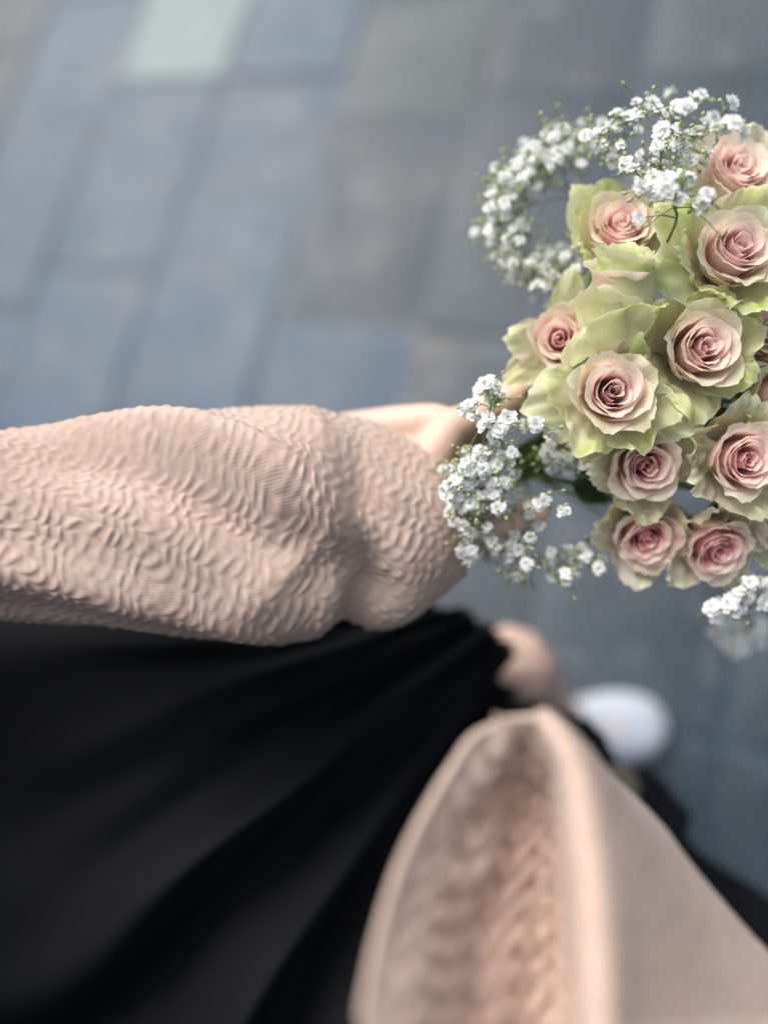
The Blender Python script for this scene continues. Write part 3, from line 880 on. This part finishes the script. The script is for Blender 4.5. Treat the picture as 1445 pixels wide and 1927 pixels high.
        link('leaf', mesh_np('leaf', (W.reshape(-1, 3) - org) @ Rm, grid_faces(10, 7)), M_leaf, root)
    return root

rose('pink rose at the top right corner, tucked behind the green rimmed one', 1402, 302, .448, (.10, .25, 1), 1.12, 11, .55, .80, .5, 5, .4)
rose('large rose with wide open pale green collar and twisting pink heart near the right edge', 1402, 452, .418, (.05, .12, 1), 1.10, 12, .95, .88, 1.0, 6, 1.3, special=((150, .050, 62, .020, .85, .35), (200, .046, 70, .020, .8, .4), (255, .048, 66, .02, .6, .4)))
rose('rose with peach heart half covered by the sharp white sprig', 1172, 408, .448, (-.12, .30, 1), 1.05, 13, .6, .95, 1.0, 6, 2.2, special=((125, .046, 55, .018, .9, .4),))
rose('closed greenish bud seen from the side, pointing away from the hand', 1178, 462, .420, (-.03, .86, .50), 1.42, 14, .10, .85, .9, 4, .3, top=.040, lm=.10, sep=.5, wrap=(1.06, .0245), tm=.45, taper=13, special=((-58, .030, 15, .024, .9, .30), (-128, .036, 6, .020, .4, .40)))
rose('smallest rose with long pointed petal at the left end of the bouquet', 1052, 634, .452, (-.28, .0, 1), .92, 15, .55, 1.05, .7, 3, 3.1, special=((80, .054, 58, .015, .65, .62), (215, .050, 66, .016, .6, .6), (-20, .040, 45, .018, .3, .45)))
rose('round full rose with tight magenta swirl in the middle of the bouquet', 1338, 648, .420, (.06, .02, 1), 1.10, 16, .85, .92, 1.0, 6, 4.0, special=((165, .047, 55, .022, .9, .3), (35, .045, 62, .02, .85, .35)))
rose('rose cut off by the right edge, between two larger blooms', 1452, 622, .440, (.2, .0, 1), 1.0, 17, .8, .9, .8, 5, .2)
rose('cream rose with broad flat green collar nearest the slim white sprig', 1160, 732, .420, (-.06, -.02, 1), 1.10, 18, .85, .82, .85, 6, 1.1, special=((-20, .054, 74, .018, .35, .45), (190, .046, 72, .022, .5, .35), (100, .042, 58, .022, .6, .3)))
rose('shaded rose with wide side wings below the broad collared one', 1222, 882, .440, (-.05, -.30, 1), 1.0, 19, .8, 1.1, .5, 4, 5.0, special=((160, .050, 64, .017, .45, .5), (10, .050, 62, .018, .25, .4)))
rose('large rose with rippled cream rim at the lower right edge', 1416, 866, .430, (.10, -.10, 1), 1.06, 20, .75, 1.1, .55, 6, 2.6)
rose('bright candy pink rose at the bottom left of the bouquet', 1222, 1022, .462, (-.10, -.45, 1), 1.02, 21, .50, 1.35, .5, 4, .9, special=((120, .044, 42, .02, .6, .35),))
rose('half closed pink rose at the very bottom of the bouquet', 1358, 1046, .456, (.05, -.50, 1), 1.02, 22, .42, 1.3, .35, 4, 3.5)
rose('rose at the right edge below the rippled one, mostly out of view', 1468, 985, .455, (.25, -.35, 1), 1.0, 23, .8, .8, .6, 5, 1.9)
rose('rose with green outer petals at the right edge, mostly out of view', 1492, 745, .445, (.35, -.1, 1), 1.05, 24, 1.0, .8, 1.0, 6, .5)

# ------------------------------------------------------------------ white sprigs
def floret_mesh(seed):
    r = random.Random(seed)
    b_ = Batch()
    for layer, (np_, rad, lean, w_) in enumerate(((8, .0044, 76, .0017), (7, .0037, 54, .0016), (6, .0028, 30, .0014), (4, .0018, 12, .0010))):
        for i in range(np_):
            a = i / np_ * 6.283 + layer * .5 + r.uniform(-.25, .25)
            ln = rad * r.uniform(.82, 1.15); le = math.radians(lean + r.uniform(-14, 12))
            v, u = np.meshgrid([0, .55, 1.0], [-1, 0, 1], indexing='ij')
            ww = w_ * np.array([.35, 1, .75])[:, None] * u * r.uniform(.85, 1.15)
            rr = .0003 + ln * np.sin(le) * v; zz = .0004 * layer + ln * np.cos(le) * v - .0006 * v ** 2 + .0003 * np.abs(u)
            zz = zz + r.uniform(-.0002, .0002) * v * u - np.where((v > .9) & (u == 0), .0005, 0)
            V = np.stack([rr, ww, zz], -1).reshape(-1, 3)
            b_.add(rot_z(V, a), grid_faces(3, 3))
    me = mesh_np('floret', np.vstack(b_.V), np.vstack(b_.F), smooth=True)
    me.materials.append(M_floret)
    return me
FLO = [floret_mesh(i) for i in range(6)]
bico = bmesh.new(); bmesh.ops.create_icosphere(bico, subdivisions=1, radius=1.0)
budV = np.array([v.co[:] for v in bico.verts]); budF = np.array([[v.index for v in f.verts] for f in bico.faces]); bico.free()

def sprig(label, stem_px, flowers, seed, fs=1.0, buds=1.0, face=(0, 0, 1)):
    """stem_px: [(px,py,d)...] from the hand outwards; flowers: [(px,py,d)]"""
    r = random.Random(seed); ng = np.random.default_rng(seed)
    main = crom([P(*s) for s in stem_px], np.linspace(0, len(stem_px) - 1, 10 * len(stem_px)))
    org = main[0]
    root = empty('babys_breath', org, label, 'flower sprig', "sprigs of small white flowers in the bouquet")
    nodes = [p for p in main]; depth = [i for i in range(len(main))]
    b_ = Batch()
    v_, f_ = tube(main, np.linspace(.0011, .0006, len(main)), 6); b_.add(v_ - org, f_)
    pts = [P(*f) for f in flowers]
    order = sorted(range(len(pts)), key=lambda i: min(np.linalg.norm(pts[i] - m) for m in main))
    budb = Batch()
    for i in order:
        p = pts[i]
        NN = np.array(nodes); dd = np.linalg.norm(NN - p, axis=1)
        toward = (np.linalg.norm(NN - org, axis=1) < np.linalg.norm(p - org) + .002)
        sc_ = dd + np.where(toward, 0, .02) + np.where(dd < .008, .02, 0) + np.array(depth) * .00005
        j = int(np.argmin(sc_)); q = NN[j]
        ln = np.linalg.norm(p - q)
        mid = q * .5 + p * .5 + ng.normal(size=3) * ln * .07 + (p - org) / (np.linalg.norm(p - org) + 1e-6) * ln * .04
        path = crom([q, mid, p], np.linspace(0, 2, 7))
        v_, f_ = tube(path, np.linspace(.00048, .00030, 7), 5); b_.add(v_ - org, f_)
        for kk in (2, 4, 5): nodes.append(path[kk]); depth.append(depth[j] + 3)
        # floret
        o = bpy.data.objects.new('floret', FLO[r.randrange(6)]); col.objects.link(o); o.parent = root
        dirv = (p - mid); dirv /= np.linalg.norm(dirv)
        nv_ = cw(face) * .65 + np.array([0, .15, .45]) + dirv * .6 + ng.normal(size=3) * .38
        q_ = Vector(nv_).to_track_quat('Z', 'Y') @ Matrix.Rotation(r.uniform(0, 6.28), 3, 'Z').to_quaternion()
        s_ = fs * r.uniform(.78, 1.15)
        o.matrix_local = Matrix.LocRotScale(Vector(p - org), q_, Vector((s_, s_, s_)))
        # buds beside it
        for _ in range(1 + (r.random() < .7) if r.random() < buds else 0):
            e = p + ng.normal(size=3) * .0062
            qq = path[r.choice((3, 4))]
            v_, f_ = tube(crom([qq, qq * .4 + e * .6 + ng.normal(size=3) * .0008, e], np.linspace(0, 2, 5)), .00028, 4); b_.add(v_ - org, f_)
            dv_ = e - qq; dv_ /= np.linalg.norm(dv_) + 1e-9
            Rb = np.array(Vector(dv_).to_track_quat('Z', 'Y').to_matrix())
            s0 = r.uniform(.0009, .0015)
            budb.add((budV * [s0, s0, s0 * 1.5]) @ Rb.T + e - org, budF)
    b_.build('stem', M_twig, root)
    if budb.n:
        o = budb.build('bud', M_bud, root); o['kind'] = 'stuff'
    return root

def along_px(poly, width, count, d0, d1, seed):
    r = np.random.default_rng(seed)
    t = np.sort(r.uniform(0, len(poly) - 1, count))
    pp = crom(poly, t) + r.normal(size=(count, 2)) * width
    return [(x, y, d) for (x, y), d in zip(pp, r.uniform(d0, d1, count))]

def cloud_px(cx, cy, rx, ry, count, d0, d1, seed, rot=0.0):
    r = np.random.default_rng(seed); o = []
    for _ in range(count):
        a = r.uniform(0, 6.283); q = math.sqrt(r.uniform(0, 1))
        x, y = math.cos(a) * q * rx, math.sin(a) * q * ry
        o.append((cx + x * math.cos(rot) - y * math.sin(rot), cy + x * math.sin(rot) + y * math.cos(rot), r.uniform(d0, d1)))
    return o

top = [(1318, 178), (1306, 186), (1290, 201), (1245, 244), (1312, 250), (1378, 232), (1394, 250), (1375, 194), (1340, 222), (1348, 240), (1190, 318), (1282, 332), (1270, 330),
       (1296, 334), (1274, 376), (1330, 366), (1320, 388), (1200, 412), (1204, 352), (1222, 348), (1232, 366), (1252, 340), (1214, 364), (1330, 232), (1362, 240), (1258, 356)]
r_ = random.Random(3)
sprig('sharp white sprig arching over the top of the roses', [(1010, 880, .53), (1150, 640, .50), (1262, 440, .43), (1268, 380, .40), (1290, 300, .395)],
      [(x, y, .398 + r_.uniform(-.008, .010)) for x, y in top], 1, 1.05)
sprig('dense white sprig behind the peach-hearted rose, reaching the top edge of the flowers', [(1005, 880, .53), (1120, 620, .51), (1215, 400, .46), (1245, 290, .445)],
      along_px([(1120, 262), (1170, 240), (1215, 212), (1250, 205)], 16, 22, .44, .465, 5) + cloud_px(1270, 285, 62, 62, 26, .425, .455, 6) + cloud_px(1205, 305, 55, 45, 16, .44, .47, 7) + [(1252, 178, .50), (1262, 176, .49)], 2, .9)
sprig('soft blurred white sprig curving out at the upper left of the bouquet', [(1000, 880, .54), (1080, 640, .54), (1090, 440, .52), (1060, 330, .51)],
      along_px([(1140, 250), (1070, 270), (1010, 300), (965, 320), (950, 370), (948, 420), (965, 460), (985, 500), (1030, 520), (1080, 500)], 19, 255, .485, .53, 8) + cloud_px(960, 385, 40, 60, 34, .49, .53, 9) + cloud_px(1050, 500, 55, 35, 24, .50, .53, 10) + cloud_px(1105, 290, 45, 34, 16, .48, .51, 41), 3, .80, 1.0)
sprig('slim white sprig standing above the fingers on the left', [(985, 890, .525), (950, 850, .47), (925, 790, .445), (918, 725, .44)],
      [(x, y, .44 + r_.uniform(-.008, .012)) for x, y in ((920, 716), (912, 724), (932, 724), (902, 736), (938, 738), (925, 750), (882, 762), (876, 772), (890, 778), (934, 752), (942, 742), (955, 786), (918, 786), (940, 808),
        (1018, 794), (1008, 798), (1040, 814), (964, 850), (960, 792), (946, 800), (912, 800), (930, 818), (896, 756), (986, 800))], 4, .98)
sprig('thickest cluster of white flowers hanging over the jacket cuff', [(985, 900, .525), (960, 930, .49), (910, 930, .47), (870, 920, .465)],
      cloud_px(890, 900, 66, 55, 78, .445, .48, 11) + cloud_px(870, 985, 48, 55, 36, .455, .49, 12) + cloud_px(935, 905, 45, 70, 24, .45, .48, 13) + [(1024, 942, .45), (1060, 962, .452), (938, 955, .45), (1015, 948, .452)], 5, .92)
sprig('loose white sprig trailing below the hand toward the pink roses', [(990, 905, .53), (1000, 960, .50), (985, 1010, .485), (1000, 1060, .48)],
      cloud_px(965, 1045, 42, 40, 24, .465, .50, 14) + cloud_px(1065, 1065, 80, 34, 26, .465, .50, 15, -.1) + cloud_px(900, 1035, 40, 24, 12, .465, .5, 16) + cloud_px(990, 985, 60, 36, 10, .46, .49, 42), 6, .88)
sprig('short white sprig hidden in shade beside the fingers under the broad collared rose', [(995, 890, .53), (1040, 870, .50), (1060, 845, .48)],
      cloud_px(1066, 850, 48, 38, 22, .46, .485, 17), 7, .9)
sprig('drooping white sprig under the lowest roses at the right edge', [(1010, 900, .535), (1250, 1000, .53), (1390, 1090, .50), (1420, 1120, .48)],
      along_px([(1345, 1132), (1380, 1140), (1410, 1118), (1450, 1128)], 14, 26, .462, .49, 18) + cloud_px(1425, 1110, 26, 18, 8, .46, .48, 19), 8, 1.1, .6)
sprig('faint white sprig lowest of all at the right edge', [(1010, 900, .55), (1260, 1040, .58), (1400, 1160, .60), (1440, 1200, .60)],
      along_px([(1352, 1198), (1385, 1212), (1415, 1200), (1450, 1214)], 11, 24, .56, .61, 20) + cloud_px(1428, 1194, 18, 10, 5, .57, .6, 43), 9, 1.15, .4)
